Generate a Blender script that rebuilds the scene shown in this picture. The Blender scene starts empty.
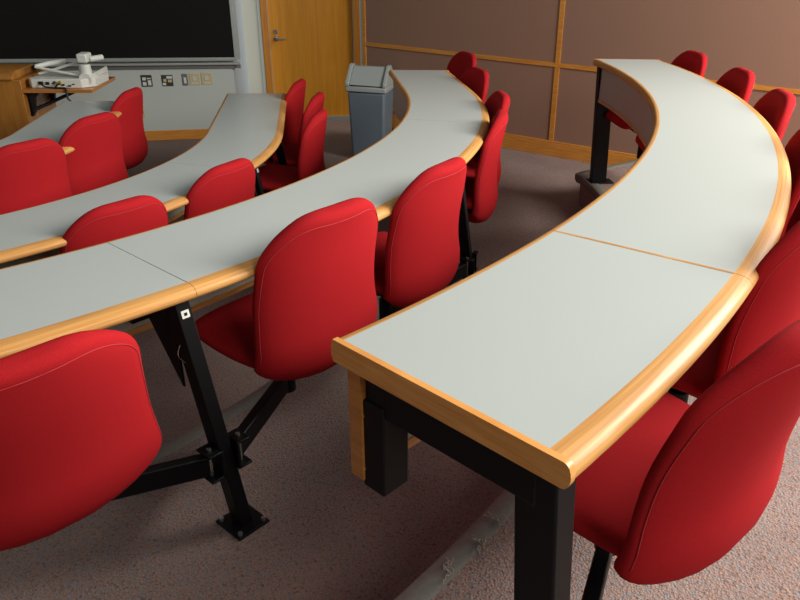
import bpy, bmesh, math, random
from math import sin, cos, tan, radians as R, pi, hypot, atan2, sqrt
from mathutils import Vector, Matrix
random.seed(7)
S = bpy.context.scene
C = S.collection

# ------------------------------------------------------------------ camera
F, PIT, ROLL, PX, PY, CZ = 710.0, 0.433, 0.037, 64.0, -14.0, 1.688
cam = bpy.data.cameras.new('camera'); camo = bpy.data.objects.new('camera', cam); C.objects.link(camo)
cam.sensor_fit = 'HORIZONTAL'; cam.sensor_width = 36; cam.lens = 36*F/800
cam.shift_x = -PX/800; cam.shift_y = PY/800
camo.matrix_world = Matrix.Translation((0, 0, CZ)) @ Matrix.Rotation(pi/2-PIT, 4, 'X') @ Matrix.Rotation(ROLL, 4, 'Z')
cam.clip_start = .02
S.camera = camo

def ray(px, py):
    x = (px-400-PX)/F; y = -(py-300-PY)/F
    c, q = cos(ROLL), sin(ROLL); x, y = c*x-q*y, q*x+c*y
    return Vector((x, cos(PIT)+y*sin(PIT), -sin(PIT)+y*cos(PIT)))
def at(px, py, z):
    r = ray(px, py); t = (z-CZ)/r.z
    return Vector((r.x*t, r.y*t, z))
def onwall(px, py, p0, ang):
    """point of the vertical wall through p0 with direction ang: returns (u, z)"""
    r = ray(px, py); d = Vector((cos(ang), sin(ang))); n = Vector((-d.y, d.x))
    t = (n.x*p0[0]+n.y*p0[1])/(n.x*r.x+n.y*r.y)
    p = Vector((r.x*t, r.y*t)); return (p-Vector(p0[:2])).dot(d), CZ+r.z*t

# ------------------------------------------------------------------ materials
def new_mat(name):
    m = bpy.data.materials.new(name); m.use_nodes = True
    return m, m.node_tree.nodes, m.node_tree.links, m.node_tree.nodes['Principled BSDF']
def srgb(r, g, b):
    f = lambda v: (v/255/12.92 if v/255 <= .04045 else ((v/255+.055)/1.055)**2.4)
    return (f(r), f(g), f(b), 1)
def plain(name, col, rough=.5, metal=0, coat=0):
    m, N, L, B = new_mat(name); B.inputs['Base Color'].default_value = srgb(*col)
    B.inputs['Roughness'].default_value = rough; B.inputs['Metallic'].default_value = metal
    B.inputs['Coat Weight'].default_value = coat
    t = N.new('ShaderNodeTexNoise'); t.inputs['Scale'].default_value = 60
    tc = N.new('ShaderNodeTexCoord'); L.new(tc.outputs['Object'], t.inputs['Vector'])
    mr = N.new('ShaderNodeMapRange'); mr.inputs[3].default_value = max(rough-.06, .02); mr.inputs[4].default_value = min(rough+.06, 1)
    L.new(t.outputs['Fac'], mr.inputs[0]); L.new(mr.outputs[0], B.inputs['Roughness'])
    return m
def noisy(name, c1, c2, scale, rough=.8, bump=0, bdist=.001, stretch=(1, 1, 1), detail=3, lo=.35, hi=.65, spec=.5, rot=(0, 0, 0), sheen=0):
    m, N, L, B = new_mat(name)
    tc = N.new('ShaderNodeTexCoord'); mp = N.new('ShaderNodeMapping'); mp.inputs['Scale'].default_value = stretch; mp.inputs['Rotation'].default_value = rot
    t = N.new('ShaderNodeTexNoise'); t.inputs['Scale'].default_value = scale; t.inputs['Detail'].default_value = detail
    cr = N.new('ShaderNodeValToRGB'); e = cr.color_ramp.elements
    e[0].position = lo; e[0].color = srgb(*c1); e[1].position = hi; e[1].color = srgb(*c2)
    L.new(tc.outputs['Object'], mp.inputs[0]); L.new(mp.outputs[0], t.inputs['Vector']); L.new(t.outputs['Fac'], cr.inputs[0])
    L.new(cr.outputs[0], B.inputs['Base Color']); B.inputs['Roughness'].default_value = rough
    B.inputs['Specular IOR Level'].default_value = spec
    if sheen: B.inputs['Sheen Weight'].default_value = sheen; B.inputs['Sheen Roughness'].default_value = .4
    if bump:
        b = N.new('ShaderNodeBump'); b.inputs['Strength'].default_value = bump; b.inputs['Distance'].default_value = bdist
        L.new(t.outputs['Fac'], b.inputs['Height']); L.new(b.outputs[0], B.inputs['Normal'])
    return m
def wood(name, c1, c2, stretch, scale=9, rough=.35, rot=(0, 0, 0)):
    m, N, L, B = new_mat(name)
    tc = N.new('ShaderNodeTexCoord'); mp = N.new('ShaderNodeMapping'); mp.inputs['Scale'].default_value = stretch; mp.inputs['Rotation'].default_value = rot
    t = N.new('ShaderNodeTexNoise'); t.inputs['Scale'].default_value = scale; t.inputs['Detail'].default_value = 5; t.inputs['Distortion'].default_value = .6
    cr = N.new('ShaderNodeValToRGB'); e = cr.color_ramp.elements
    e[0].position = .3; e[0].color = srgb(*c1); e[1].position = .7; e[1].color = srgb(*c2)
    L.new(tc.outputs['Object'], mp.inputs[0]); L.new(mp.outputs[0], t.inputs['Vector']); L.new(t.outputs['Fac'], cr.inputs[0])
    L.new(cr.outputs[0], B.inputs['Base Color']); B.inputs['Roughness'].default_value = rough
    b = N.new('ShaderNodeBump'); b.inputs['Strength'].default_value = .08; b.inputs['Distance'].default_value = .001
    L.new(t.outputs['Fac'], b.inputs['Height']); L.new(b.outputs[0], B.inputs['Normal'])
    B.inputs['Coat Weight'].default_value = .25; B.inputs['Coat Roughness'].default_value = .14
    return m
def edge_wood(name, cx, cy, c1, c2):
    """oak grain that runs along the arc around (cx, cy)"""
    m, N, L, B = new_mat(name)
    g = N.new('ShaderNodeNewGeometry'); sep = N.new('ShaderNodeSeparateXYZ')
    sub = N.new('ShaderNodeVectorMath'); sub.operation = 'SUBTRACT'; sub.inputs[1].default_value = (cx, cy, 0)
    L.new(g.outputs['Position'], sub.inputs[0]); L.new(sub.outputs[0], sep.inputs[0])
    at2 = N.new('ShaderNodeMath'); at2.operation = 'ARCTAN2'; L.new(sep.outputs[1], at2.inputs[0]); L.new(sep.outputs[0], at2.inputs[1])
    fl = N.new('ShaderNodeVectorMath'); fl.operation = 'MULTIPLY'; fl.inputs[1].default_value = (1, 1, 0); L.new(sub.outputs[0], fl.inputs[0])
    ln = N.new('ShaderNodeVectorMath'); ln.operation = 'LENGTH'; L.new(fl.outputs[0], ln.inputs[0])
    cb = N.new('ShaderNodeCombineXYZ')
    m1 = N.new('ShaderNodeMath'); m1.operation = 'MULTIPLY'; m1.inputs[1].default_value = 14; L.new(at2.outputs[0], m1.inputs[0])
    m2 = N.new('ShaderNodeMath'); m2.operation = 'MULTIPLY'; m2.inputs[1].default_value = 150; L.new(ln.outputs['Value'], m2.inputs[0])
    m3 = N.new('ShaderNodeMath'); m3.operation = 'MULTIPLY'; m3.inputs[1].default_value = 150; L.new(sep.outputs[2], m3.inputs[0])
    L.new(m1.outputs[0], cb.inputs[0]); L.new(m2.outputs[0], cb.inputs[1]); L.new(m3.outputs[0], cb.inputs[2])
    t = N.new('ShaderNodeTexNoise'); t.inputs['Scale'].default_value = 1; t.inputs['Detail'].default_value = 4; L.new(cb.outputs[0], t.inputs['Vector'])
    cr = N.new('ShaderNodeValToRGB'); e = cr.color_ramp.elements
    e[0].position = .3; e[0].color = srgb(*c1); e[1].position = .68; e[1].color = srgb(*c2)
    L.new(t.outputs['Fac'], cr.inputs[0]); L.new(cr.outputs[0], B.inputs['Base Color'])
    B.inputs['Roughness'].default_value = .5; B.inputs['Specular IOR Level'].default_value = .25; B.inputs['Coat Weight'].default_value = .10; B.inputs['Coat Roughness'].default_value = .05
    return m
def carpet():
    m, N, L, B = new_mat('carpet')
    tc = N.new('ShaderNodeTexCoord')
    v = N.new('ShaderNodeTexVoronoi'); v.inputs['Scale'].default_value = 170
    n = N.new('ShaderNodeTexNoise'); n.inputs['Scale'].default_value = 130; n.inputs['Detail'].default_value = 4
    L.new(tc.outputs['Object'], v.inputs['Vector']); L.new(tc.outputs['Object'], n.inputs['Vector'])
    sp = N.new('ShaderNodeSeparateColor'); L.new(v.outputs['Color'], sp.inputs[0])
    mx0 = N.new('ShaderNodeMath'); mx0.operation = 'MULTIPLY_ADD'; mx0.inputs[1].default_value = .45; mx0.use_clamp = True
    hf = N.new('ShaderNodeMath'); hf.operation = 'MULTIPLY_ADD'; hf.inputs[1].default_value = 1.3; hf.inputs[2].default_value = -.38
    L.new(n.outputs['Fac'], hf.inputs[0]); L.new(sp.outputs[0], mx0.inputs[0]); L.new(hf.outputs[0], mx0.inputs[2])
    cr = N.new('ShaderNodeValToRGB'); cr.color_ramp.interpolation = 'LINEAR'; e = cr.color_ramp.elements
    e[0].position = .05; e[0].color = srgb(104, 91, 86); e[1].position = .95; e[1].color = srgb(142, 148, 154)
    for p, c in ((.3, (136, 112, 102)), (.5, (164, 134, 120)), (.7, (124, 120, 118))):
        k = e.new(p); k.color = srgb(*c)
    L.new(mx0.outputs[0], cr.inputs[0])
    n2 = N.new('ShaderNodeTexNoise'); n2.inputs['Scale'].default_value = 2.5; n2.inputs['Detail'].default_value = 4; L.new(tc.outputs['Object'], n2.inputs['Vector'])
    mr = N.new('ShaderNodeMapRange'); mr.inputs[1].default_value = .3; mr.inputs[2].default_value = .7; mr.inputs[3].default_value = .88; mr.inputs[4].default_value = 1.06; L.new(n2.outputs['Fac'], mr.inputs[0])
    mu = N.new('ShaderNodeVectorMath'); mu.operation = 'SCALE'; L.new(cr.outputs[0], mu.inputs[0]); L.new(mr.outputs[0], mu.inputs['Scale'])
    L.new(mu.outputs[0], B.inputs['Base Color']); B.inputs['Roughness'].default_value = .95; B.inputs['Specular IOR Level'].default_value = .15
    b = N.new('ShaderNodeBump'); b.inputs['Strength'].default_value = .8; b.inputs['Distance'].default_value = .003
    L.new(v.outputs['Distance'], b.inputs['Height']); L.new(b.outputs[0], B.inputs['Normal'])
    return m

CX, CY = -3.369, 3.616                        # centre that all desk rows curve around
M = {}
M['laminate'] = noisy('laminate', (186, 191, 184), (188, 193, 186), 300, .33, detail=1, spec=.5)
M['panel'] = noisy('panel_laminate', (172, 174, 158), (182, 184, 168), 160, .5, detail=2)
M['edge'] = edge_wood('oak_edge', CX, CY, (190, 130, 66), (220, 164, 94))
M['oak_trim'] = wood('oak_trim', (178, 116, 54), (222, 164, 92), (2, 2, 40), 4)
M['oak_board'] = wood('oak_board', (176, 108, 44), (200, 132, 62), (1.2, 1.2, 30), 3)
M['bright_end_oak'] = wood('bright_end_oak', (216, 142, 66), (240, 172, 94), (2, 2, 34), 4)  # oak lightened in colour because the desk end faces catch little light
M['rail'] = wood('wall_rail_oak', (206, 132, 50), (230, 160, 70), (2, 2, 30), 3)
M['door'] = wood('door_veneer', (226, 146, 36), (240, 166, 46), (14, 14, .7), 3, .4)
M['doorframe'] = wood('door_frame_oak', (190, 118, 38), (212, 140, 52), (20, 20, 1), 3, .4)
M['lectern'] = wood('lectern_veneer', (158, 98, 32), (182, 122, 44), (9, 9, 1), 3, .45)
M['black'] = noisy('black_steel', (7, 7, 8), (11, 11, 12), 400, .5, .15, .0004, spec=.25)
M['blackplastic'] = plain('black_plastic', (20, 20, 22), .5)
M['zinc'] = plain('zinc_bolt', (190, 190, 185), .3, .9)
M['red'] = noisy('red_fabric', (166, 28, 32), (177, 34, 38), 520, .9, .3, .0006, detail=2, spec=.08)
M['redthread'] = plain('red_thread', (176, 44, 50), .8)
M['wallfab'] = noisy('mauve_fabric', (150, 115, 96), (168, 132, 110), 700, .95, .2, .0006, detail=2, spec=.1)
M['white'] = noisy('white_paint', (198, 205, 196), (200, 207, 198), 300, .7, detail=2)
M['grey'] = noisy('grey_paint', (178, 190, 196), (182, 194, 200), 30, .6, detail=2)
M['cream'] = noisy('cream_paint', (208, 208, 192), (210, 210, 194), 300, .7, detail=2)
M['board'] = noisy('chalkboard', (16, 15, 14), (24, 22, 20), 90, .75, detail=4, spec=.2)
M['alu'] = plain('aluminium', (178, 182, 176), .4, .35)
M['ivory'] = plain('ivory_plastic', (206, 190, 140), .45)
M['steelplate'] = plain('steel_plate', (150, 150, 146), .35, .6)
M['darkplate'] = plain('dark_recess', (60, 58, 54), .5)
M['whiteplastic'] = plain('white_plastic', (226, 226, 214), .4)
M['bin'] = noisy('bin_plastic', (106, 119, 128), (113, 126, 136), 200, .4, detail=2)
M['binlid'] = plain('bin_lid_plastic', (168, 174, 168), .42)
M['vinyl'] = noisy('grey_vinyl', (118, 116, 106), (126, 123, 112), 60, .5, detail=3)
M['vinyl2'] = plain('dark_vinyl', (96, 98, 98), .5)
M['carpet'] = carpet()
M['yellow'] = plain('yellow_plug', (226, 190, 30), .4)
M['cable'] = plain('cable_rubber', (28, 28, 34), .5)
M['thread'] = plain('carpet_thread', (176, 160, 146), .9)
M['chrome'] = plain('brushed_steel', (200, 196, 184), .25, .9)

# ------------------------------------------------------------------ mesh helpers
class MB:
    def __init__(s): s.v = []; s.f = []
    def add(s, vs, fs):
        o = len(s.v); s.v += [Vector(v) for v in vs]; s.f += [tuple(i+o for i in f) for f in fs]; return s
    def box(s, lo, hi, mat=None):
        vs = [Vector((x, y, z)) for x in (lo[0], hi[0]) for y in (lo[1], hi[1]) for z in (lo[2], hi[2])]
        if mat: vs = [mat @ v for v in vs]
        return s.add(vs, [(0, 1, 3, 2), (4, 6, 7, 5), (0, 4, 5, 1), (2, 3, 7, 6), (0, 2, 6, 4), (1, 5, 7, 3)])
    def bar(s, a, b, w, h, side=None):
        """box bar from a to b, w wide (horizontal), h high"""
        a = Vector(a); b = Vector(b); d = (b-a).normalized()
        up = Vector((0, 0, 1)) if abs(d.z) < .9 else Vector((side if side else (1, 0, 0)))
        x = d.cross(up).normalized(); y = x.cross(d).normalized()
        vs = [p+x*i*w/2+y*j*h/2 for p in (a, b) for i, j in ((-1, -1), (1, -1), (1, 1), (-1, 1))]
        return s.add(vs, [(3, 2, 1, 0), (4, 5, 6, 7)]+[(i, (i+1) % 4, 4+(i+1) % 4, 4+i) for i in range(4)])
    def prism(s, poly, axis_fn):
        """poly list of 2D; axis_fn(u, v, k) k=0/1 -> point"""
        n = len(poly); vs = [axis_fn(u, v, 0) for u, v in poly]+[axis_fn(u, v, 1) for u, v in poly]
        return s.add(vs, [tuple(range(n))[::-1], tuple(range(n, 2*n))]+[(i, (i+1) % n, n+(i+1) % n, n+i) for i in range(n)])
    def cyl(s, a, b, r, n=16, r2=None):
        a = Vector(a); b = Vector(b); d = (b-a).normalized(); up = Vector((0, 0, 1)) if abs(d.z) < .9 else Vector((1, 0, 0))
        x = d.cross(up).normalized(); y = x.cross(d); r2 = r if r2 is None else r2
        vs = [a+(x*cos(2*pi*i/n)+y*sin(2*pi*i/n))*r for i in range(n)]+[b+(x*cos(2*pi*i/n)+y*sin(2*pi*i/n))*r2 for i in range(n)]
        return s.add(vs, [tuple(range(n))[::-1], tuple(range(n, 2*n))]+[(i, (i+1) % n, n+(i+1) % n, n+i) for i in range(n)])
    def tube(s, pts, r, n=8):
        pts = [Vector(p) for p in pts]; m = len(pts); vs = []; px = None
        for i, p in enumerate(pts):
            d = (pts[min(i+1, m-1)]-pts[max(i-1, 0)]).normalized()
            if px is None:
                up = Vector((0, 0, 1)) if abs(d.z) < .9 else Vector((1, 0, 0)); x = d.cross(up).normalized()
            else: x = (px-d*px.dot(d)).normalized()
            y = d.cross(x); px = x
            vs += [p+(x*cos(2*pi*k/n)+y*sin(2*pi*k/n))*r for k in range(n)]
        fs = [tuple(range(n))[::-1], tuple(range((m-1)*n, m*n))]
        for i in range(m-1):
            for k in range(n): fs.append((i*n+k, i*n+(k+1) % n, (i+1)*n+(k+1) % n, (i+1)*n+k))
        return s.add(vs, fs)
    def sweep(s, frames, sec):
        """frames (P, n) ; sec list of (offset, z)"""
        n = len(sec); m = len(frames); vs = []
        for P, d in frames:
            vs += [Vector((P[0]+d[0]*o, P[1]+d[1]*o, z)) for o, z in sec]
        fs = [tuple(range(n)), tuple(range((m-1)*n, m*n))[::-1]]
        for i in range(m-1):
            for k in range(n): fs.append((i*n+(k+1) % n, i*n+k, (i+1)*n+k, (i+1)*n+(k+1) % n))
        return s.add(vs, fs)
    def build(s, name, mat, parent=None, bevel=0, seg=2, angle=35, local=False):
        me = bpy.data.meshes.new(name)
        inv = Vector((0, 0, 0))
        if parent is not None and not local:
            p = parent; inv = Vector((0, 0, 0))
            while p is not None: inv = inv+p.location; p = p.parent
        me.from_pydata([v-inv for v in s.v], [], s.f); me.update()
        bm = bmesh.new(); bm.from_mesh(me); bmesh.ops.recalc_face_normals(bm, faces=bm.faces); bm.to_mesh(me); bm.free()
        for p in me.polygons: p.use_smooth = True
        me.set_sharp_from_angle(angle=R(angle))
        me.materials.append(mat)
        o = bpy.data.objects.new(name, me); C.objects.link(o)
        if parent is not None: o.parent = parent
        if bevel:
            b = o.modifiers.new('bevel', 'BEVEL'); b.width = bevel; b.segments = seg; b.limit_method = 'ANGLE'; b.angle_limit = R(40)
            b.harden_normals = False
        return o
def tag(o, label=None, cat=None, group=None, kind=None):
    if label: o['label'] = label
    if cat: o['category'] = cat
    if group: o['group'] = group
    if kind: o['kind'] = kind
    return o
def empty(name, loc, label, cat, group=None, rz=0):
    o = bpy.data.objects.new(name, None); C.objects.link(o); o.location = loc; o.rotation_euler = (0, 0, rz)
    o.empty_display_size = .1
    return tag(o, label, cat, group)

# ------------------------------------------------------------------ levels and rows
ZB, ZC, ZD = 0.0, 0.229, 0.429                 # carpet heights of the tiers
TH = .038                                      # worktop thickness at the oak edge
W = .37                                        # laminate width
A1 = 12.5                                      # where arcs turn into straight wings
def frame(Rr, t):
    """t <= A1: angle in degrees on the arc, beyond: metres*100 along the straight wing"""
    if t <= A1:
        d = (cos(R(t)), sin(R(t))); return ((CX+Rr*d[0], CY+Rr*d[1]), d)
    d = (cos(R(A1)), sin(R(A1))); L = (t-A1)/100; tg = (-d[1], d[0])
    return ((CX+Rr*d[0]+tg[0]*L, CY+Rr*d[1]+tg[1]*L), d)
def frames(Rr, t0, t1, step=1.0):
    ts = [t0]
    k = math.floor(t0/step)+1
    while k*step < min(t1, A1)-1e-6: ts.append(k*step); k += 1
    if t1 > A1:
        if ts[-1] < A1: ts.append(A1)
    ts.append(t1)
    return [frame(Rr, t) for t in ts]
def pt(Rr, t, off, z):
    P, d = frame(Rr, t); return Vector((P[0]+d[0]*off, P[1]+d[1]*off, z))

# ------------------------------------------------------------------ floor and steps
def sector(r0, r1, a0, a1, z, wing, n=60):
    inner = [frame(r0, a0+(A1-a0)*i/n) for i in range(n+1)]; outer = [frame(r1, a0+(A1-a0)*i/n) for i in range(n+1)]
    if wing: inner.append(frame(r0, A1+wing)); outer.append(frame(r1, A1+wing))
    return [(f[0][0], f[0][1], z) for f in inner], [(f[0][0], f[0][1], z) for f in outer]
mb = MB(); mb.box((-9, -3, -.1), (6, 12, 0)); fl = mb.build('floor', M['carpet']); tag(fl, kind='structure')
RD, RC, RB, RA = 4.182, 3.058, 1.929, .92
def tier(r0, r1, z, a0, wing, endtrim, base=0):
    i, o = sector(r0, r1, a0, 0, z, wing); n = len(i); m = MB()
    vs = i+o+[(v[0], v[1], base) for v in i]+[(v[0], v[1], base) for v in o]; fs = []
    for k in range(n-1):
        fs += [(k, k+1, n+k+1, n+k), (2*n+k, k, k+1, 2*n+k+1)[::1], (n+k, n+k+1, 3*n+k+1, 3*n+k), (2*n+k, 3*n+k, 3*n+k+1, 2*n+k+1)]
    fs += [(0, n, 3*n, 2*n), (n-1, 2*n-1, 4*n-1, 3*n-1)]
    return m.add(vs, fs).build('floor_tier', M['carpet'], angle=30)
# side wall line
SW0 = (.67, 5.78); SWA = R(-30.5); SWD = Vector((cos(SWA), sin(SWA)))
def sidewall_t(Rr):
    # wing length (cm) at which radius offset Rr meets the side wall
    d = Vector((cos(R(A1)), sin(R(A1)))); tg = Vector((-d.y, d.x)); p = Vector((CX, CY))+d*Rr
    n = Vector((-SWD.y, SWD.x)); L = (Vector(SW0)-p).dot(n)/tg.dot(n); return L*100
def tier_poly(r0, a0, z, base, rout, far=None):
    """platform: inner arc r0 from a0 to the wall/far end, outwards to rout"""
    fs_in = [frame(r0, a0+(A1-a0)*i/60) for i in range(61)]
    if far is None:
        L = sidewall_t(r0+.28); inn = [f[0] for f in fs_in]+[frame(r0, A1+80)[0], frame(r0+.28, A1+80)[0], frame(r0+.28, A1+L+3)[0]]
        out = [frame(rout, a0+(A1-a0)*i/60)[0] for i in range(61)]
        Lo = sidewall_t(rout); e = frame(rout, A1+max(Lo, -200)+3)
        # outer side simply runs into the wall
        pw = Vector(SW0)+SWD*3.2
        outl = [o for o in out if (Vector(o)-Vector(SW0)).dot(Vector((-SWD.y, SWD.x))) < .03]
        poly = inn+[(pw.x, pw.y)]+outl[::-1]
    else:
        inn = [f[0] for f in fs_in if True]
        poly = inn
    return poly
def slab(name, poly, z0, z1, mat):
    m = MB(); m.prism(poly, lambda u, v, k: (u, v, z1 if k else z0)); o = m.build(name, mat); return tag(o, kind='structure')
pc = tier_poly(RC-.05, -75, ZC, 0, 9.5); slab('floor_tier', pc, .001, ZC, M['carpet'])
# tier D ends short of the side wall at the aisle beside its desk: its front corner stands at 11.8 degrees
ANG_E = 12.6
def rD(t): return RD-.06+.085*min(max((t+32)/40, 0), 1)
inn = [frame(rD(-75+(ANG_E-.1+75)*i/70), -75+(ANG_E-.1+75)*i/70)[0] for i in range(71)]
cd = Vector(inn[-1])
nose = [inn[-1]]
e1 = at(625, 165, ZD)                      # second point of the platform's far edge
dirE = (Vector((e1.x, e1.y))-cd).normalized()
nn = Vector((-SWD.y, SWD.x)); tE = (Vector(SW0)-cd).dot(nn)/dirE.dot(nn)
wE = cd+dirE*(tE+.02)
outD = [frame(9.5, -75+80*i/30)[0] for i in range(31)]
outD = [o for o in outD if (Vector(o)-Vector(SW0)).dot(nn) < .03]
pw = Vector(SW0)+SWD*3.2
slab('floor_tier', inn+[(wE.x, wE.y), (pw.x, pw.y)]+outD[::-1], ZC-.001, ZD, M['carpet'])

# vinyl step nosings
def nosing(label, fr, z, h, mat):
    m = MB()
    m.sweep(fr, [(-.012, z-.001), (-.012, z-.03), (.0, z-.034), (.0, z-h), (-.004, z-h), (-.016, z-.03), (-.017, z+.0), (-.012, z+.004), (.036, z+.004), (.044, z+.0005), (.044, z-.001)])
    o = m.build('step_nosing', mat, angle=50); return tag(o, label, 'stair nosing', 'vinyl nosings along the steps')
nC = nosing('grey vinyl nosing strip along the step under the middle desk row', frames(RC-.05, -70, A1+80), ZC, .055, M['vinyl'])
frD = [frame(rD(-70+81.9*i/82)-.002, -70+81.9*i/82) for i in range(83)]
# rounded corner then the end edge towards the wall
dN = Vector(frD[-1][1]); cpt = Vector(frD[-1][0])
endn = Vector((dirE.y, -dirE.x)) if Vector((dirE.y, -dirE.x)).dot(dN) > 0 else Vector((-dirE.y, dirE.x))
endn = Vector((dirE.y, -dirE.x))
for k in range(1, 7):
    a = k/6; nrm = (dN*(1-a)+endn*a).normalized(); cpt2 = cd+Vector((.0, -.0))
    frD.append(((cd.x+nrm.x*-.03+dirE.x*.05*a, cd.y+nrm.y*-.03+dirE.y*.05*a), (nrm.x, nrm.y)))
frD.append(((wE.x-endn.x*.03-dirE.x*.07, wE.y-endn.y*.03-dirE.y*.07), (endn.x, endn.y)))
nD = nosing('grey vinyl nosing strip along the step under the nearest right desk row', frD, ZD, .055, M['vinyl'])

# loose carpet threads beside the nosing, bottom centre
for px, py, lab in ((496, 521, 'frayed tuft of carpet thread on the grey nosing close to the black table leg'), (482, 545, 'longest frayed tuft of carpet thread, midway along the grey nosing'), (446, 572, 'thin looped carpet thread at the lower end of the grey nosing')):
    p = at(px, py, ZD+.008); m = MB(); rnd = random.Random(px)
    nt = 2 if px == 442 else 7
    for k in range(nt):
        q = [Vector((p.x+rnd.uniform(-.012, .012), p.y+rnd.uniform(-.012, .012), p.z))]
        a = rnd.uniform(0, 2*pi)
        for j in range(8):
            a += rnd.uniform(-1.3, 1.3); q.append(q[-1]+Vector((cos(a), sin(a), 0))*(.004 if px != 442 else .007)); q[-1].z = p.z+.001+abs(sin(j*.9+k))*.006
        m.tube(q, .0011, 5)
    if px == 480: m.tube([at(462, 568, p.z), at(477, 551, p.z+.001), at(494, 533, p.z)], .0013, 5)
    tag(m.build('carpet_thread', M['thread']), lab, 'thread', 'loose carpet threads')

# ------------------------------------------------------------------ desks
def bolt(m, p, r=.006, h=.006): m.cyl(p, (p[0], p[1], p[2]+h), r, 6)
def desk(name, label, Rr, segs, zf, top, seam, posts, near_frame=False, far_leg=False, panel=True):
    """segs: list of t breakpoints"""
    t0, t1 = segs[0], segs[-1]
    mid = pt(Rr, posts[0] if posts else t0, .3, zf)
    root = empty(name, mid, label, 'desk', 'curved desk rows')
    for a, b in zip(segs[:-1], segs[1:]):
        g = .02 if seam == 'line' else .055
        aa = a+(g if a != t0 else 0); bb = b-(g if b != t1 else 0)
        m = MB().sweep(frames(Rr, aa, bb, .75), [(0, top), (W, top), (W, top-.034), (0, top-.034)])
        m.build('tabletop', M['laminate'], root)
        # user side bullnose and board side edging
        g2 = .01; aa = a+(g2 if a != t0 else 0); bb = b-(g2 if b != t1 else 0)
        sec = [(W, top)]+[(W+.004+.034*sin(pi*k/12)**.85, top-TH/2+TH/2*cos(pi*k/12)) for k in range(0, 13)]+[(W, top-TH)]
        e = MB().sweep(frames(Rr, aa, bb, .75), sec).build('edge_trim', M['edge'], root, angle=50)
        sec = [(0, top)]+[(-.003-.017*sin(pi*k/10)**.8, top-TH/2+TH/2*cos(pi*k/10)) for k in range(0, 11)]+[(0, top-TH)]
        MB().sweep(frames(Rr, aa, bb, .75), sec[::-1]).build('edge_trim', M['edge'], root, angle=50)
    if seam == 'wood':
        for s in segs[1:-1]:
            MB().sweep([frame(Rr, s-.05), frame(Rr, s+.05)], [(0, top+.0004), (W, top+.0004), (W, top-.03), (0, top-.03)]).build('seam_strip', M['oak_trim'], root)
    else:
        for s in segs[1:-1]:
            MB().sweep([frame(Rr, s-.02), frame(Rr, s+.02)], [(0, top-.002), (W, top-.002), (W, top-.03), (0, top-.03)]).build('seam_joint', M['blackplastic'], root)
    # end strips
    for t, sg in ((t0, -1), (t1, 1)):
        P, d = frame(Rr, t); tg = Vector((-d[1], d[0]))*sg
        m = MB(); P = Vector(P); d = Vector(d)
        w0, w1 = -.018, W+.036
        poly = [(w0+.004, top), (w1-.010, top)]+[(w1-.010+.012*sin(pi*k/8), top-TH/2+TH/2*cos(pi*k/8)) for k in range(1, 8)]+[(w1-.01, top-TH), (w0+.004, top-TH), (w0, top-.028), (w0, top-.012)]
        m.prism(poly, lambda u, v, k: Vector((P.x+d.x*u+tg.x*.010*k, P.y+d.y*u+tg.y*.010*k, v)))
        m.build('end_trim', M['bright_end_oak'], root)
    # modesty panel
    if panel:
        zb = zf+(.50 if near_frame else .47)
        fr = frames(Rr, t0+.15*(4.2/Rr), t1-.8, .75)
        p = MB().sweep(fr, [(.012, top-TH), (.03, top-TH), (.03, zb+.018), (.012, zb+.018)]).build('modesty_panel', M['panel'], root)
        MB().sweep(fr, [(.009, zb+.018), (.033, zb+.018), (.033, zb), (.009, zb)]).build('bottom_trim', M['oak_trim'], p, bevel=0)
        P, d = fr[0]; tg = (-d[1], d[0]); m = MB()
        Pe = [(P, d), ((P[0]-tg[0]*.012, P[1]-tg[1]*.012), d)]
        m.sweep(Pe, [(.007, top-TH), (.035, top-TH), (.035, zb-.001), (.007, zb-.001)]).build('side_trim', M['oak_board'], p)
    # posts
    for s in posts:
        P, d = frame(Rr, s); d = Vector((d[0], d[1], 0)); tg = Vector((-d.y, d.x, 0)); P = Vector((P[0], P[1], 0))
        lean = Vector((.045, .012, 0))
        base = P+d*.418+Vector((0, 0, zf+.006)); topp = P+d*.385+Vector((0, 0, top-TH-.001))-Vector((.048, .008, 0))
        base = P+d*.425+Vector((.010, .026, zf+.006))
        m = MB(); hw, hd = .019, .025
        vs = [q+tg*i*hw+d*j*hd for q in (base, topp) for i, j in ((-1, -1), (1, -1), (1, 1), (-1, 1))]
        m.add(vs, [(3, 2, 1, 0), (4, 5, 6, 7)]+[(i, (i+1) % 4, 4+(i+1) % 4, 4+i) for i in range(4)])
        # cantilever arm and gusset under the top
        a = P+d*.05+Vector((0, 0, top-.07)); b = topp-d*.02+Vector((0, 0, -.024))
        m.bar(a, b, .04, .046)
        mm = lambda u, v, k: topp+d*u+Vector((0, 0, v))+tg*(.004*(2*k-1))
        m.prism([(-.19, -.04), (-.02, -.04), (-.02, -.26)], mm)
        leg = m.build('post', M['black'], root, bevel=.003)
        # hanging bracket that carries the modesty panel
        m = MB(); m.bar(P+d*.06+Vector((0, 0, top-.047)), P+d*.06+Vector((0, 0, zf+.53)), .05, .05, side=d)
        if panel: m.build('panel_bracket', M['black'], root, bevel=.002)
        # base plate with bolts
        m = MB(); rot = Matrix.Translation((base.x, base.y, 0)) @ Matrix(((d.x, tg.x, 0, 0), (d.y, tg.y, 0, 0), (0, 0, 1, 0), (0, 0, 0, 1)))
        m.box((-.055, -.05, zf), (.055, .05, zf+.008), rot); m.build('base_plate', M['black'], leg, bevel=.0015)
        for i in (-1, 1):
            for j in (-1, 1):
                m = MB(); q = rot @ Vector((.043*i, .038*j, zf+.008)); bolt(m, q, .0065, .009); m.build('anchor_bolt', M['zinc'], leg)
        # swing arm clamp
        cz = zf+.235; q = base.lerp(topp, .3)
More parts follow.
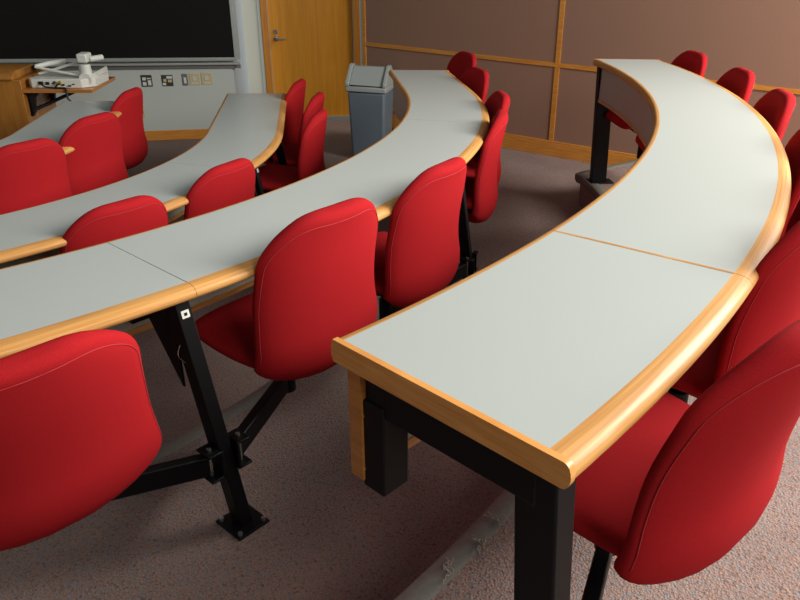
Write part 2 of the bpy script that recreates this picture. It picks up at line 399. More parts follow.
        r2 = Matrix.Translation((q.x, q.y, 0)) @ Matrix(((d.x, tg.x, 0, 0), (d.y, tg.y, 0, 0), (0, 0, 1, 0), (0, 0, 0, 1)))
        for j in (-1, 1):
            m = MB(); y0, y1 = sorted((j*.020, j*.062))
            m.box((-.025, y0, cz+.036), (.035, y1, cz+.043), r2); m.box((-.025, y0, cz-.043), (.035, y1, cz-.036), r2)
            y0, y1 = sorted((j*.020, j*.028)); m.box((-.025, y0, cz-.043), (.035, y1, cz+.043), r2)
            m.build('arm_clamp', M['black'], leg, bevel=.002)
            m = MB(); p_ = r2 @ Vector((.006, j*.044, cz-.05)); m.cyl(p_, (p_.x, p_.y, cz+.05), .006, 10)
            m.build('clamp_bolt', M['chrome'], leg)
        # small white inspection sticker, and its screw
        n = d; c = topp+d*(hd+.0012)+Vector((0, 0, -.05))
        ll = (topp-base).normalized()
        m = MB(); mt = Matrix.Translation(topp-ll*.035+d*(hd+.0005)) @ Matrix(((d.x, tg.x, ll.x, 0), (d.y, tg.y, ll.y, 0), (d.z, tg.z, ll.z, 0), (0, 0, 0, 1)))
        m.box((0, -.010, -.010), (.001, .010, .010), mt); st = m.build('sticker', M['whiteplastic'], leg)
        m = MB(); m.box((.001, -.004, -.004), (.0014, .004, .004), mt); m.build('sticker_mark', M['black'], leg)
        # loop of wire on the arm side
        m = MB(); w = [topp-ll*(.12+.05*k/8)-tg*(hw+.004+.012*sin(pi*k/8))for k in range(9)]; m.tube(w, .0013, 6); m.build('wire_loop', M['chrome'], leg)
    if near_frame:
        P, d = frame(Rr, t0+.42); d = Vector((d[0], d[1], 0)); tg = Vector((-d.y, d.x, 0)); P = Vector((P[0], P[1], 0))
        tp = P+d*.345+Vector((0, 0, top-TH)); bs = P+d*.37+Vector((.02, .0, zf+.006))
        m = MB(); hw, hd = .023, .033
        vs = [q+tg*i*hw+d*j*hd for q in (bs, tp) for i, j in ((-1, -1), (1, -1), (1, 1), (-1, 1))]
        m.add(vs, [(3, 2, 1, 0), (4, 5, 6, 7)]+[(i, (i+1) % 4, 4+(i+1) % 4, 4+i) for i in range(4)])
        leg = m.build('leg', M['black'], root, bevel=.004)
        m = MB(); rot = Matrix.Translation((bs.x, bs.y, 0)) @ Matrix(((d.x, tg.x, 0, 0), (d.y, tg.y, 0, 0), (0, 0, 1, 0), (0, 0, 0, 1)))
        m.box((-.06, -.05, zf), (.06, .05, zf+.008), rot); m.build('base_plate', M['black'], leg, bevel=.0015)
        m = MB(); m.bar(P+d*.035+Vector((0, 0, top-TH-.036)), P+d*.35+Vector((0, 0, top-TH-.036)), .046, .07); m.build('top_beam', M['black'], root, bevel=.003)
        m = MB(); m.bar(P+d*.054+Vector((0, 0, top-.09)), P+d*.054+Vector((0, 0, zf+.485)), .048, .055, side=tg); st = m.build('panel_bracket', M['black'], root, bevel=.004)
        for z in (zf+.52, zf+.62):
            m = MB(); q = P+d*.034-tg*.028+Vector((0, 0, z)); m.cyl(q, q+tg*.006, .0035, 8); m.build('screw', M['chrome'], st)
    if far_leg:
        P, d = frame(Rr, t1-.6); d = Vector((d[0], d[1], 0)); tg = Vector((-d.y, d.x, 0)); P = Vector((P[0], P[1], 0))
        m = MB(); m.bar(P+d*.075+Vector((0, 0, zf+.006)), P+d*.045+Vector((0, 0, top-TH)), .05, .095, side=d)
        m.bar(P+d*.05+Vector((0, 0, top-.07)), P+d*.36+Vector((0, 0, top-.07)), .045, .05)
        leg = m.build('leg', M['black'], root, bevel=.003)
        m = MB(); rot = Matrix.Translation((P.x+d.x*.075, P.y+d.y*.075, 0)) @ Matrix(((d.x, tg.x, 0, 0), (d.y, tg.y, 0, 0), (0, 0, 1, 0), (0, 0, 0, 1)))
        m.box((-.06, -.05, zf), (.09, .05, zf+.008), rot); m.build('base_plate', M['black'], leg, bevel=.0015)
    return root
deskD = desk('curved_desk', 'curved grey laminate desk with oak edging nearest the camera, its square end in the foreground', RD, [-40.2, -31.7, 10.8], ZD, ZD+.74, 'wood', [-19], True, True)
deskC = desk('curved_desk', 'middle curved grey desk sweeping from the left edge up to the blue bin', RC, [-62, -37.7, -3, A1+79], ZC, ZC+.74, 'line', [-37.5, -12.5, 10.5, A1+45])
P_, d_ = frame(RC, -41.6); d_ = Vector((d_[0], d_[1], 0)); P_ = Vector((P_[0], P_[1], 0)); tg_ = Vector((-d_.y, d_.x, 0)); tz = ZC+.74
m = MB(); m.bar(P_+d_*.17-tg_*.055+Vector((0, 0, tz-.085)), P_+d_*.17+tg_*.055+Vector((0, 0, tz-.085)), .05, .09); m.bar(P_+d_*.17-tg_*.02+Vector((0, 0, tz-.15)), P_+d_*.17+tg_*.035+Vector((0, 0, tz-.15)), .05, .05)
m.build('cable_box', M['black'], deskC, bevel=.002)
deskB = desk('curved_desk', 'curved grey desk row whose far end points at the wooden door', RB, [-62, -8, A1+120], 0, .74, 'line', [-45, -2.2, A1+38])
deskA = desk('curved_desk', 'front curved grey desk beside the lectern, behind three dark red chairs', RA, [-75, A1+92], 0, .74, 'line', [-30, A1+20])

# ------------------------------------------------------------------ chairs (local: +X away from the desk, origin on the floor)
def loft(path, wfn, tfn, nu=34, nv=28, ex=2.6, sag=None):
    """path: list of (x, z) smoothed; returns MB"""
    P = [Vector((x, 0, z)) for x, z in path]
    def cr(t):
        n = len(P)-1; i = min(int(t*n), n-1); f = t*n-i
        p0, p1, p2, p3 = P[max(i-1, 0)], P[i], P[i+1], P[min(i+2, n)]
        return .5*((2*p1)+(p2-p0)*f+(2*p0-5*p1+4*p2-p3)*f*f+(3*p1-p0-3*p2+p3)*f**3)
    K = 200; dense = [cr(i/K) for i in range(K+1)]; acc = [0]
    for i in range(K): acc.append(acc[-1]+(dense[i+1]-dense[i]).length)
    Ltot = acc[-1]
    def pos(s):
        s = min(max(s, 0), Ltot)
        lo = 0
        for i in range(K):
            if acc[i+1] >= s: lo = i; break
        else: lo = K-1
        f = (s-acc[lo])/max(acc[lo+1]-acc[lo], 1e-9)
        return dense[lo].lerp(dense[lo+1], f), (dense[min(lo+3, K)]-dense[max(lo-2, 0)]).normalized()
    ss = [Ltot*(1-cos(pi*i/nu))/2 for i in range(nu+1)]
    def point(s, v, grow=0):
        p, d = pos(s); nrm = Vector((d.z, 0, -d.x))      # for upward path: +X = outer/back
        w = wfn(s, Ltot)+grow; t = tfn(s, Ltot)+grow
        c, q = cos(v), sin(v); e = 2/ex
        y = w*(abs(c)**e)*(1 if c >= 0 else -1); h = t*(abs(q)**e)*(1 if q >= 0 else -1)
        bow = (sag or 0)*((y/.22)**2)
        return p+Vector((0, y, 0))+nrm*(h-bow)
    m = MB(); vs = []; fs = []
    for s in ss:
        vs += [point(s, 2*pi*k/nv+pi/nv) for k in range(nv)]
    for i in range(nu):
        for k in range(nv): fs.append((i*nv+k, i*nv+(k+1) % nv, (i+1)*nv+(k+1) % nv, (i+1)*nv+k))
    fs += [tuple(range(nv))[::-1], tuple(range(nu*nv, (nu+1)*nv))]
    m.add(vs, fs); return m, point, Ltot
def rc(s, r):                                   # rounded-corner inset
    return 0 if s >= r else r-sqrt(max(r*r-(r-s)**2, 0))
def interp(tb, s):
    for (a, va), (b, vb) in zip(tb[:-1], tb[1:]):
        if s <= b:
            f = (s-a)/(b-a); f = f*f*(3-2*f); return va+(vb-va)*f
    return tb[-1][1]
HW = 1.0
def back_w(s, L):
    base = interp([(0, .20), (.13, .236), (.29, .226), (.42, .222), (.64, .182)], s)*HW
    return max(base-rc(s, .11)-rc(L-s, .14)*.95, .006)
def back_t(s, L):
    base = interp([(0, .034), (.12, .042), (.25, .036), (.55, .030)], s)
    return max(base-rc(s, .03)-rc(L-s, .024), .003)
def seat_w(s, L): return max(interp([(0, .205), (.2, .225), (.45, .215)], s)*HW-rc(s, .06)-rc(L-s, .08), .006)
def seat_t(s, L): return max(.036-rc(s, .036)-rc(L-s, .036), .003)
bm_, bpnt, bL = loft([(-.10, .375), (-.05, .362), (-.005, .383), (.012, .445), (.006, .53), (.010, .61), (.028, .71), (.056, .845)], back_w, back_t, sag=.042, ex=2.6)
sm_, spnt, sL = loft([(.0, .43), (-.1, .425), (-.24, .435), (-.34, .44), (-.40, .41)], seat_w, seat_t)
chair_meshes = {}
tmp = bm_.build('backrest', M['red'], angle=80); chair_meshes['backrest'] = tmp.data; bpy.data.objects.remove(tmp)
tmp = sm_.build('seat', M['red'], angle=80); chair_meshes['seat'] = tmp.data; bpy.data.objects.remove(tmp)
m = MB(); vv = R(13); q = []
for i in range(121):
    ph = pi*i/120; c_ = cos(ph); s_ = sin(ph)
    q.append(bpnt(.03+(bL-.058)*abs(s_)**.4, pi/2+(vv-pi/2)*(1 if c_ >= 0 else -1)*abs(c_)**.45, .0002))
m.tube(q, .0011, 6)
tmp = m.build('seam', M['redthread'], angle=80); chair_meshes['seam'] = tmp.data; bpy.data.objects.remove(tmp)
m = MB(); m.box((-.30, -.15, .372), (-.03, .15, .392)); m.bar((-.06, 0, .37), (-.02, 0, .40), .1, .02)
tmp = m.build('seat_plate', M['black']); chair_meshes['seat_plate'] = tmp.data; bpy.data.objects.remove(tmp)
m = MB(); m.cyl((-.2, 0, .2), (-.2, 0, .375), .017, 16); m.cyl((-.2, 0, .195), (-.2, 0, .28), .026, 20)
m.cyl((-.2, 0, .335), (-.2, 0, .375), .032, 16, .06)
tmp = m.build('pivot_column', M['black']); chair_meshes['pivot_column'] = tmp.data; bpy.data.objects.remove(tmp)
def chair(label, Rr, t, off, zf, post, turn=0, group='red chairs', dz=0, tilt=0, roll=0):
    P, d = frame(Rr, t); loc = Vector((P[0]+d[0]*off, P[1]+d[1]*off, zf)); rz = atan2(d[1], d[0])+R(turn)
    root = empty('swing_chair', loc, label, 'chair', group, rz)
    obs = {}
    for n in ('seat', 'backrest', 'seat_plate', 'pivot_column'):
        o = bpy.data.objects.new(n, chair_meshes[n]); C.objects.link(o); o.parent = root; obs[n] = o
    bk = obs['backrest']; bk.rotation_euler = (R(roll), R(tilt), 0); bk.location = (-.4*sin(R(tilt)), .4*sin(R(roll)), dz+.4-.4*cos(R(tilt)))
    o = bpy.data.objects.new('seam', chair_meshes['seam']); C.objects.link(o); o.parent = obs['backrest']
    if post is not None:
        PP, dd = frame(Rr, post); q = Vector((PP[0]+dd[0]*.42, PP[1]+dd[1]*.42, zf+.235))
        inv = (Matrix.Translation(loc) @ Matrix.Rotation(rz, 4, 'Z')).inverted()
        ql = inv @ q; a = Vector((-.2, 0, .235)); u = (ql-a); Lq = u.length; u.normalize()
        m = MB(); m.bar(a+u*.026, ql-u*.045, .03, .06); m.build('swing_arm', M['black'], root, bevel=.003, local=True)
    return root
G = {'A': 'dark red chairs at the front desk', 'B': 'red chairs at the second desk row', 'C': 'red chairs at the middle desk row', 'D': 'red chairs at the right desk row'}
OFFC = .425
CH = [
 ('C', 'large red chair cut off by the left edge in the lower left corner', RC, -44.0, 0.455, ZC, -37.5, 0),
 ('C', 'red chair back in the centre, right of the sloping black post', RC, -31.4, 0.44, ZC, -37.5, -3),
 ('C', 'red chair next beyond the centre one at the middle desk row', RC, -21.8, 0.445, ZC, -12.5, -6),
 ('C', 'tall red chair seen edge-on where the middle desk bends towards the wall', RC, -5, 0.42, ZC, -12.5, 0),
 ('C', 'red chair mostly hidden behind the edge-on one at the bend of the middle desk', RC, 3.6, 0.44, ZC, 10.5, 5),
 ('C', 'red chair second from the far end of the middle desk', RC, A1+27, 0.46, ZC, 10.5, 10),
 ('C', 'red chair at the far end of the middle desk', RC, A1+92, 0.52, ZC, A1+45, 12),
 ('D', 'largest red chair, lower right, beside the near end of the right desk', RD, -35.1, 0.48, ZD, -40.0, -11),
 ('D', 'red chair directly behind the largest one at the right edge', RD, -28.4, 0.455, ZD, None, -12),
 ('D', 'sliver of a red chair at right edge, third in line from the largest chair', RD, -23.5, 0.47, ZD, -19, 0),
 ('D', 'thin slice of a red chair at right edge, fourth from the far end', RD, -16.5, 0.46, ZD, -19, 0),
 ('D', 'third red chair from the far end of the right desk', RD, -8, 0.46, ZD, None, 0),
 ('D', 'second red chair from the far end of the right desk', RD, -0.5, 0.46, ZD, None, 0),
 ('D', 'farthest red chair at the right desk, smallest against the wall', RD, 8, 0.47, ZD, None, 0),
 ('B', 'red chair behind the seam of the middle desk, only its rounded top showing', RB, -28.2, 0.40, 0, None, -3),
 ('B', 'red chair left of the white post sticker at the second desk row', RB, -14.3, 0.43, 0, -2.2, -8),
 ('B', 'nearest of the three red chairs beside the bin', RB, A1+2, 0.58, 0, A1+38, -14),
 ('B', 'middle of the three red chairs beside the bin, mostly hidden', RB, A1+60, 0.58, 0, None, -12),
 ('B', 'red chair tucked against the far end of the second desk by the door', RB, A1+115, 0.46, 0, None, -14),
 ('A', 'leftmost dark red chair at the front desk, cut off by the left edge', RA, -17, 0.43, 0, None, -8),
 ('A', 'middle of the three dark red chairs at the front desk', RA, A1-6, 0.435, 0, None, -22),
 ('A', 'rightmost dark red chair at the front desk, turned towards the white wall', RA, A1+78, 0.41, 0, None, -12),
]
DZ = {0: (-.035, 9, 4.5), 1: (.015, 0), 7: (0, 5), 3: (-.03, 0), 4: (-.03, 0), 5: (-.02, 0), 9: (-.02, 0), 10: (-.03, 0), 11: (-.035, 0), 12: (-.03, 0), 13: (-.03, 0), 19: (.01, 0), 20: (.025, 0), 14: (-.015, 0)}
for k, (row, lab, Rr, t, off, zf, post, turn) in enumerate(CH): chair(lab, Rr, t, off, zf, post, turn, G[row], *DZ.get(k, (0, 0)))

# ------------------------------------------------------------------ walls
BW0 = (-2.61, 6.86); BWA = R(19.5); BWD = Vector((cos(BWA), sin(BWA), 0)); BWN = Vector((sin(BWA), -cos(BWA), 0))
def wp(p0, D, Nn, u, z, out=0): return Vector((p0[0]+D.x*u+Nn.x*out, p0[1]+D.y*u+Nn.y*out, z))
def wbox(m, p0, D, Nn, u0, u1, z0, z1, o0, o1):
    vs = [wp(p0, D, Nn, u, z, o) for u in (u0, u1) for z in (z0, z1) for o in (o0, o1)]
    return m.add(vs, [(0, 1, 3, 2), (4, 6, 7, 5), (0, 4, 5, 1), (2, 3, 7, 6), (0, 2, 6, 4), (1, 5, 7, 3)])
def bw(px, py): return onwall(px, py, BW0, BWA)
uR = bw(240, 136)[0]
# door wall
DW0 = (-2.15, 7.72); DWA = R(17); DWD = Vector((cos(DWA), sin(DWA), 0)); DWN = Vector((sin(DWA), -cos(DWA), 0))
def dw(px, py): return onwall(px, py, DW0, DWA)
HT = 3.0
m = MB(); wbox(m, BW0, BWD, BWN, -6, uR, 0, HT, -.12, 0); tag(m.build('wall_front', M['white']), kind='structure')
a = wp(BW0, BWD, BWN, uR, 0, 0); ub = dw(251, 110)[0]; b = wp(DW0, DWD, DWN, ub, 0, 0)
dd = (b-a); dd.z = 0; Ld = dd.length; dd.normalize(); nn2 = Vector((dd.y, -dd.x, 0))
m = MB(); wbox(m, a, dd, nn2, .0, Ld, 0, HT, -.08, .002); tag(m.build('wall_return', M['grey']), kind='structure')
uf0, uf1 = dw(267, 93)[0], dw(361.5, 100)[0]
ud0, ud1 = dw(274, 93)[0], dw(353.5, 60)[0]
m = MB(); wbox(m, DW0, DWD, DWN, ub-.1, uf0, 0, HT, -.12, 0); wbox(m, DW0, DWD, DWN, uf1, uf1+1.2, 0, HT, -.12, 0); wbox(m, DW0, DWD, DWN, uf0, uf1, 2.2, HT, -.12, 0)
tag(m.build('wall_door_side', M['cream']), kind='structure')
m = MB(); wbox(m, DW0, DWD, DWN, uf0-.03, uf0-.002, 0, HT, 0, .01); tag(m.build('trim_1', M['white']), kind='structure')
# door frame and leaf
m = MB(); wbox(m, DW0, DWD, DWN, uf0, ud0-.006, 0, 2.2, -.1, .02); wbox(m, DW0, DWD, DWN, ud1+.006, uf1+.02, 0, 2.2, -.1, .02); wbox(m, DW0, DWD, DWN, ud0-.006, ud1+.006, 2.1, 2.2, -.1, .02)
tag(m.build('trim_2', M['doorframe'], bevel=.003), kind='structure')
droot = bpy.data.objects.new('door_1', None); C.objects.link(droot); droot.location = wp(DW0, DWD, DWN, ud0, 0); droot['kind'] = 'structure'
m = MB(); wbox(m, DW0, DWD, DWN, ud0, ud1, .012, 2.095, -.05, -.008); leaf = m.build('door_leaf', M['door'], droot, bevel=.002)
m = MB(); wbox(m, DW0, DWD, DWN, ud0-.006, ud0, .012, 2.09, -.02, .018); wbox(m, DW0, DWD, DWN, ud1, ud1+.006, .012, 2.09, -.02, .018); m.build('door_seal', M['alu'], droot)
m = MB(); wbox(m, DW0, DWD, DWN, ud0-.01, uf1+.02, 0, .045, -.09, .03); m.build('threshold', M['alu'], droot)
hu, hz = dw(274.5, 38.5); hu2 = dw(286, 39.5)[0]
m = MB(); m.cyl(wp(DW0, DWD, DWN, hu+.02, hz, -.01), wp(DW0, DWD, DWN, hu+.02, hz, .05), .012); m.cyl(wp(DW0, DWD, DWN, hu+.02, hz, -.01), wp(DW0, DWD, DWN, hu+.02, hz, .004), .028, 20)
m.tube([wp(DW0, DWD, DWN, hu+.02, hz, .05), wp(DW0, DWD, DWN, hu+.05, hz-.002, .055), wp(DW0, DWD, DWN, hu2, hz-.004, .052)], .009, 10)
m.build('door_handle', M['chrome'], leaf)
m = MB(); z2 = dw(275, 32)[1]; wbox(m, DW0, DWD, DWN, hu, hu+.035, z2-.02, z2+.025, -.01, .004); m.build('lock_plate', M['chrome'], leaf, bevel=.002)
# side wall with fabric panels
SN = Vector((sin(SWA), -cos(SWA), 0)); SWD3 = Vector((SWD.x, SWD.y, 0))
def sw(px, py): return onwall(px, py, SW0, SWA)
us = sw(363.5, 60)[0]
m = MB(); wbox(m, SW0, SWD3, SN, us, 4.2, 0, HT, -.12, 0); tag(m.build('wall_side', M['wallfab']), kind='structure')
m = MB(); wbox(m, SW0, SWD3, SN, us-.03, us, 0, HT, -.6, .004); tag(m.build('trim_3', M['cream']), kind='structure')
zr = sum(sw(*p)[1] for p in ((400, 48.3), (450, 53), (557, 64), (590, 69)))/4
uv = sw(558, 60)[0]; uv2 = sw(680, 150)[0]
0 and print('rail z', zr, [round(sw(*p)[1], 3) for p in ((366, 45.3), (400, 48.3), (557, 64), (590, 69), (707, 81.5), (761, 88.4), (800, 93.5))], 'uv', uv, uv2)
m = MB(); hr = .016
wbox(m, SW0, SWD3, SN, us, 4.2, zr-hr, zr+hr, -.002, .007)
tag(m.build('trim_4', M['rail']), kind='structure')
m = MB(); wbox(m, SW0, SWD3, SN, us, us+.035, 0, HT, -.002, .008); wbox(m, SW0, SWD3, SN, uv-.02, uv+.02, ZC+.1, HT, -.002, .0065); wbox(m, SW0, SWD3, SN, uv2-.03, uv2+.03, ZC+.1, zr, -.002, .0065)
tag(m.build('trim_5', M['rail']), kind='structure')
m = MB(); wbox(m, SW0, SWD3, SN, us, 4.2, ZC, ZC+.105, -.002, .014); wbox(m, SW0, SWD3, SN, us, 4.2, ZC+.105, ZC+.125, -.002, .009)
tag(m.build('baseboard_side', M['rail'], bevel=.002), kind='structure')
m = MB(); zb1 = bw(180, 129.8)[1]; wbox(m, BW0, BWD, BWN, -6, uR-.005, 0, zb1, -.002, .012); tag(m.build('baseboard_front', M['rail'], bevel=.002), kind='structure')
print('baseboard h', zb1)
# left wall closes the board side
m = MB(); m.box((-8.6, -3, 0), (-8.5, 6, HT)); tag(m.build('wall_left', M['white']), kind='structure')

# chalkboard
zbb = bw(150, 57.2)[1]; ubr = bw(231.5, 30)[0]; ufr = bw(240, 55)[0]
root = empty('chalkboard', wp(BW0, BWD, BWN, -1.5, zbb, .02), 'wide black chalkboard with an aluminium frame on the white front wall', 'chalkboard')
m = MB(); wbox(m, BW0, BWD, BWN, -4.2, ubr, zbb, zbb+1.6, .02, .05); m.build('board_surface', M['board'], root)
m = MB(); wbox(m, BW0, BWD, BWN, ubr, ufr-.03, zbb-.03, zbb+1.63, .0, .06); wbox(m, BW0, BWD, BWN, -4.2, ubr, zbb-.03, zbb, .0, .06); wbox(m, BW0, BWD, BWN, -4.2, ubr, zbb+1.6, zbb+1.63, .0, .06); m.build('frame', M['alu'], root, bevel=.003)
m = MB(); wbox(m, BW0, BWD, BWN, ufr-.03, ufr, zbb-.02, zbb+1.63, .0, .035); m.build('side_rail', M['alu'], root)
zt = bw(150, 68.5)[1]
m = MB(); wbox(m, BW0, BWD, BWN, -4.2, ufr-.01, zt+.035, zbb-.045, .0, .075); m.build('chalk_tray', M['alu'], root, bevel=.003)
m = MB(); wbox(m, BW0, BWD, BWN, -4.2, ufr-.04, zt, zt+.035, .0, .03); m.build('tray_channel', M['steelplate'], root)
m = MB(); wbox(m, BW0, BWD, BWN, ufr-.05, ufr-.005, zt, zt+.04, .03, .05); m.build('tray_end_cap', M['steelplate'], root)

def plate(name, label, cat, x0, y0, x1, y1, base, extra):
    u0, z1_ = bw(x0, y0); u1, z0_ = bw(x1, y1); z0_, z1_ = sorted((z0_, z1_))
    root = empty(name, wp(BW0, BWD, BWN, (u0+u1)/2, z0_, 0), label, cat)
    m = MB(); wbox(m, BW0, BWD, BWN, u0, u1, z0_, z1_, .0, .006); m.build('plate', M[base], root, bevel=.0015)
    for nm, mat, rects in extra:
        m = MB()
        for a0, b0, a1, b1, o in rects:
            wbox(m, BW0, BWD, BWN, u0+(u1-u0)*a0, u0+(u1-u0)*a1, z0_+(z1_-z0_)*b0, z0_+(z1_-z0_)*b1, .006, .006+o)
        m.build(nm, M[mat], root)
    return root
plate('connector_panel', 'leftmost dark connector panel with white jack covers below the chalkboard', 'connector panel', 140.3, 75, 153, 86.5, 'darkplate', [('jack_covers', 'whiteplastic', [(.12, .55, .45, .8, .004), (.12, .1, .45, .4, .004), (.6, .12, .9, .55, .004), (.55, .65, .9, .75, .003)])])
plate('connector_panel', 'second dark connector panel with cream sockets, left of the light switches', 'connector panel', 161, 75, 173.7, 86, 'darkplate', [('jack_covers', 'whiteplastic', [(.45, .68, .95, .9, .004), (.05, .1, .35, .3, .003)]), ('sockets', 'ivory', [(.15, .4, .42, .66, .005), (.55, .35, .9, .6, .005)])])
plate('light_switch', 'narrow steel switch plate with a white rocker beside the ivory socket plates', 'switch', 181.3, 73.8, 188.6, 85.4, 'steelplate', [('rocker', 'whiteplastic', [(.3, .2, .72, .7, .005)])])
plate('socket_plate', 'ivory double plate at the right end of the row under the chalkboard', 'socket', 200.6, 73, 212.6, 84.6, 'ivory', [('insert', 'cream', [(.15, .1, .85, .25, .002), (.3, .4, .7, .75, .004)])])
plate('socket_plate', 'ivory plate between the steel switch and the rightmost ivory plate', 'socket', 188.8, 73.6, 200.4, 85, 'ivory', [('insert', 'cream', [(.15, .1, .85, .25, .002), (.3, .4, .7, .75, .004)])])
plate('wall_outlet', 'single ivory power outlet low on the white wall behind the dark chair', 'outlet', 139, 106, 145.3, 117, 'ivory', [('slots', 'darkplate', [(.3, .35, .75, .55, .001)])])

# ------------------------------------------------------------------ lectern, shelf, document camera
K = at(19.5, 78, .84); LA = R(12)
xd = Vector((cos(LA), sin(LA), 0)); yd = Vector((-sin(LA), cos(LA), 0))
K = at(24.5, 101, .66)
zl = None
r_ = ray(18, 77.5); t_ = hypot(K.x, K.y)/hypot(r_.x, r_.y); zl = CZ+r_.z*t_
zl -= .02
root = empty('lectern', (K.x-.35, K.y+.2, 0), 'light oak lectern body with a raised slanted top at the far left', 'lectern')
def lp(x, y, z): return Vector((K.x, K.y, 0))+xd*x+yd*y+Vector((0, 0, z))
def lbox(m, lo, hi):
    vs = [lp(x, y, z) for x in (lo[0], hi[0]) for y in (lo[1], hi[1]) for z in (lo[2], hi[2])]
    return m.add(vs, [(0, 1, 3, 2), (4, 6, 7, 5), (0, 4, 5, 1), (2, 3, 7, 6), (0, 2, 6, 4), (1, 5, 7, 3)])
m = MB(); lbox(m, (-.9, 0, 0), (0, .62, zl)); m.build('body', M['lectern'], root, bevel=.003)
m = MB(); m.prism([(-.02, zl+.001), (.62, zl+.001), (.62, zl+.015), (.4, zl+.055), (.05, zl+.055), (-.02, zl+.02)], lambda u, v, k: lp(-.9+.86*k, u, v)); m.build('slanted_top', M['lectern'], root, bevel=.004)
m = MB(); lbox(m, (-.03, .36, zl+.02), (.02, .42, zl+.05)); m.build('hinge', M['blackplastic'], root)
# shelf
zs = .74
root2 = empty('side_shelf', lp(.05, .3, zs-.03), 'small oak shelf bracketed to the right side of the lectern', 'shelf')
m = MB()
s0, s1 = at(23.5, 91.5, zs-.02), at(87, 91.5, zs-.02); s2 = at(115, 79, zs)
def lloc(p): q = p-Vector((K.x, K.y, 0)); return q.dot(xd), q.dot(yd)
print('shelf local', lloc(s0), lloc(s1), lloc(s2))
xe = lloc(s1)[0]+.045; y0 = .0
m.prism([(.002, y0), (xe, y0), (xe+.02, y0+.6), (.002, y0+.6)], lambda u, v, k: lp(u, v, zs-.025+.025*k)); m.build('shelf_board', M['oak_board'], root2, bevel=.002)
m = MB(); lbox(m, (.003, .06, zs-.2), (.02, .1, zs-.027)); m.prism([(.003, zs-.027), (.09, zs-.027), (.05, zs-.07), (.03, zs-.18), (.003, zs-.2)], lambda u, v, k: lp(u, .06+.04*k, v)); m.build('bracket', M['blackplastic'], root2)
m = MB(); m.prism([(.003, zs-.027), (.09, zs-.027), (.05, zs-.07), (.03, zs-.18), (.003, zs-.2)], lambda u, v, k: lp(u, .50+.04*k, v)); m.bar(lp(.02, .08, zs-.16), lp(.3, .5, zs-.05), .02, .02); m.build('bracket', M['blackplastic'], root2)
# document camera
root3 = empty('document_camera', lp(.2, .2, zs), 'white document camera with a folded arm on the lectern shelf', 'document camera')
z0 = zs+.001
m = MB(); m.prism([(.03, .05), (.36, .05), (.44, .12), (.46, .40), (.05, .40), (.0, .1)], lambda u, v, k: lp(u+.02, v, z0+0.062*k)); body = m.build('base_unit', M['whiteplastic'], root3, bevel=.006)
m = MB()
for x, w, zz, h in ((.10, .03, .04, .035), (.145, .025, .04, .03), (.19, .012, .05, .012), (.25, .018, .03, .018), (.20, .012, .065, .014), (.29, .02, .02, .015), (.32, .015, .04, .01), (.235, .01, .07, .01)):
    lbox(m, (x, .0425, z0+zz*.62), (x+w, .052, z0+(zz+h)*.62))
m.build('ports', M['blackplastic'], body)
m = MB(); m.cyl(lp(.40, .13, z0+0.062), lp(.40, .13, z0+0.155), .045, 20, .038); m.cyl(lp(.40, .085, z0+0.0558), lp(.40, .17, z0+0.0558), .045, 20); m.build('arm_pivot', M['whiteplastic'], root3, bevel=.004)
m = MB(); m.tube([lp(.40, .13, z0+0.0682), lp(.2, .14, z0+0.1054), lp(.06, .16, z0+0.1302)], .009, 10); m.tube([lp(.07, .18, z0+0.0806), lp(.2, .18, z0+0.1178), lp(.37, .17, z0+0.1736)], .009, 10)
m.tube([lp(.06, .17, z0+0.1302), lp(.13, .22, z0+0.1457), lp(.24, .26, z0+0.1612)], .017, 10); m.build('folded_arm', M['whiteplastic'], root3)
m = MB(); lbox(m, (.36, .1, z0+0.1674), (.43, .24, z0+0.2294)); m.build('camera_head', M['whiteplastic'], root3, bevel=.01)
m = MB(); m.cyl(lp(.43, .17, z0+0.186), lp(.50, .24, z0+0.1922), .02, 12); m.build('lens_tube', M['whiteplastic'], root3)
m = MB(); lbox(m, (.44, .14, z0+0.0124), (.455, .5, z0+0.093)); m.build('light_panel', M['whiteplastic'], root3, bevel=.004)
m = MB(); m.tube([lp(.22, .045, z0+0.0341), lp(.24, .02, z0+0.0372), lp(.26, .012, z0+0.0434)], .010, 8); m.build('yellow_plug', M['yellow'], root3)
m = MB(); m.tube([lp(.26, .012, z0+0.0434), lp(.235, .0, z0+0.031), lp(.21, .01, z0+0.0074), lp(.15, .0, z0+0.0186), lp(.12, .03, z0+0.031)], .006, 8); m.tube([lp(.2, .03, z0+0.005), lp(.28, .02, z0+0.005), lp(.29, -.012, z0+0.0025), lp(.29, -.014, z0-.06), lp(.33, .0, z0-.12)], .007, 8); m.build('cables', M['cable'], root3)

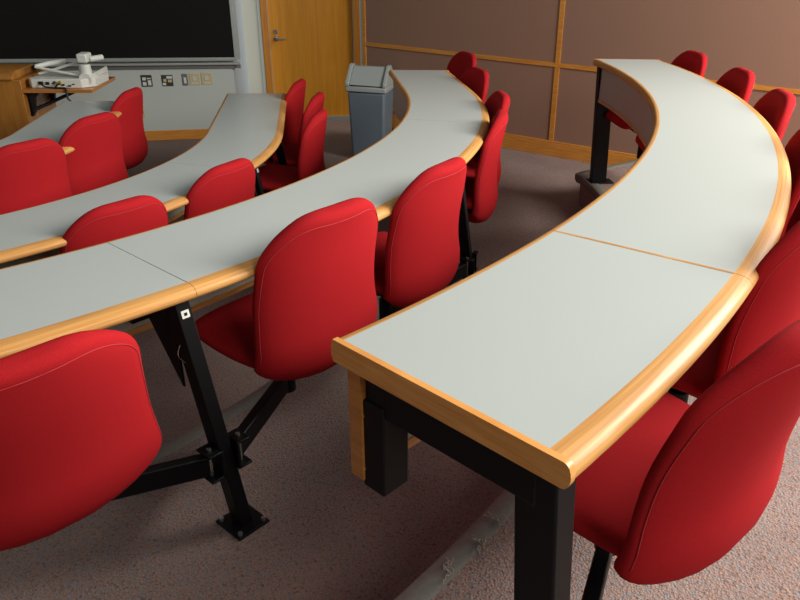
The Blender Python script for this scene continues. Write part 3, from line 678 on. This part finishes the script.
# ------------------------------------------------------------------ rubbish bin
p0 = at(353.5, 160, 0); p1 = at(381.5, 160, 0)
BA = atan2(p1.y-p0.y, p1.x-p0.x)-R(0)
print('bin', p0, p1, (p1-p0).length)
bw_ = .30; bx = Vector((cos(BA), sin(BA), 0)); by = Vector((-sin(BA), cos(BA), 0))
cb = (p0+p1)/2+by*.14+bx*.045
root = empty('swing_lid_bin', (cb.x, cb.y, 0), 'tall blue-grey plastic rubbish bin with a light grey swing lid', 'bin', rz=BA+R(-16)); root.scale = (1.08, 1.08, 1.0)
m = MB()
def tap(m, a, b, z0, z1, ga, gb):
    vs = [(i*a*(ga if k == 0 else 1)/2, j*b*(gb if k == 0 else 1)/2, z) for k, z in enumerate((z0, z1)) for i, j in ((-1, -1), (1, -1), (1, 1), (-1, 1))]
    m.add(vs, [(3, 2, 1, 0), (4, 5, 6, 7)]+[(i, (i+1) % 4, 4+(i+1) % 4, 4+i) for i in range(4)])
tap(m, .31, .31, 0, .60, .88, .88); m.build('bin_body', M['bin'], root, bevel=.02, seg=3, local=True)
m = MB(); tap(m, .335, .335, .60, .645, 1, 1); m.build('rim', M['binlid'], root, bevel=.01, local=True)
lz = .645
for i in (-1, 1):
    m = MB(); m.prism([(-.168, lz), (.168, lz), (.168, lz+.03), (.03, lz+.17), (-.03, lz+.17), (-.168, lz+.03)], lambda u, v, k, i=i: Vector((i*(.168-.03*k), u, v)))
    m.build('lid_cheek', M['binlid'], root, bevel=.006, local=True)
m = MB(); m.prism([(-.155, lz+.01), (-.02, lz+.155), (.02, lz+.155), (.155, lz+.01)], lambda u, v, k: Vector((-.138+.276*k, u, v))); m.build('swing_flap', M['binlid'], root, bevel=.006, local=True)

# ------------------------------------------------------------------ light
w = bpy.data.worlds.new('world'); S.world = w; w.use_nodes = True
bg = w.node_tree.nodes['Background']; bg.inputs[0].default_value = (.86, .93, 1, 1); bg.inputs[1].default_value = .14
def area(name, loc, target, sx, sy, power, col=(1, 1, 1)):
    l = bpy.data.lights.new(name, 'AREA'); l.shape = 'RECTANGLE'; l.size = sx; l.size_y = sy; l.energy = power; l.color = col
    o = bpy.data.objects.new(name, l); C.objects.link(o); o.location = loc
    o.rotation_euler = (Vector(target)-Vector(loc)).to_track_quat('-Z', 'Y').to_euler(); return o
area('window_light', (3.55, 2.5, 2.9), (.1, 1.7, .5), 2.6, 1.8, 320, (1, .98, .95))
area('daylight', (7.6, 6.6, 6.2), (-.6, 2.6, .7), 4.5, 3.0, 560, (1, .98, .95))
rl = area('rear_fill_light', (2.0, -1.0, 3.0), (.35, 1.4, 1.1), 1.6, 1.2, 20, (1, .98, .96)); rl.data.spread = R(110)  # weak added fill from behind, brightens the near desk top

S.view_settings.view_transform = 'Standard'; S.view_settings.look = 'None'; S.view_settings.gamma = 1
S.view_settings.use_curve_mapping = False; S.view_settings.exposure = 0
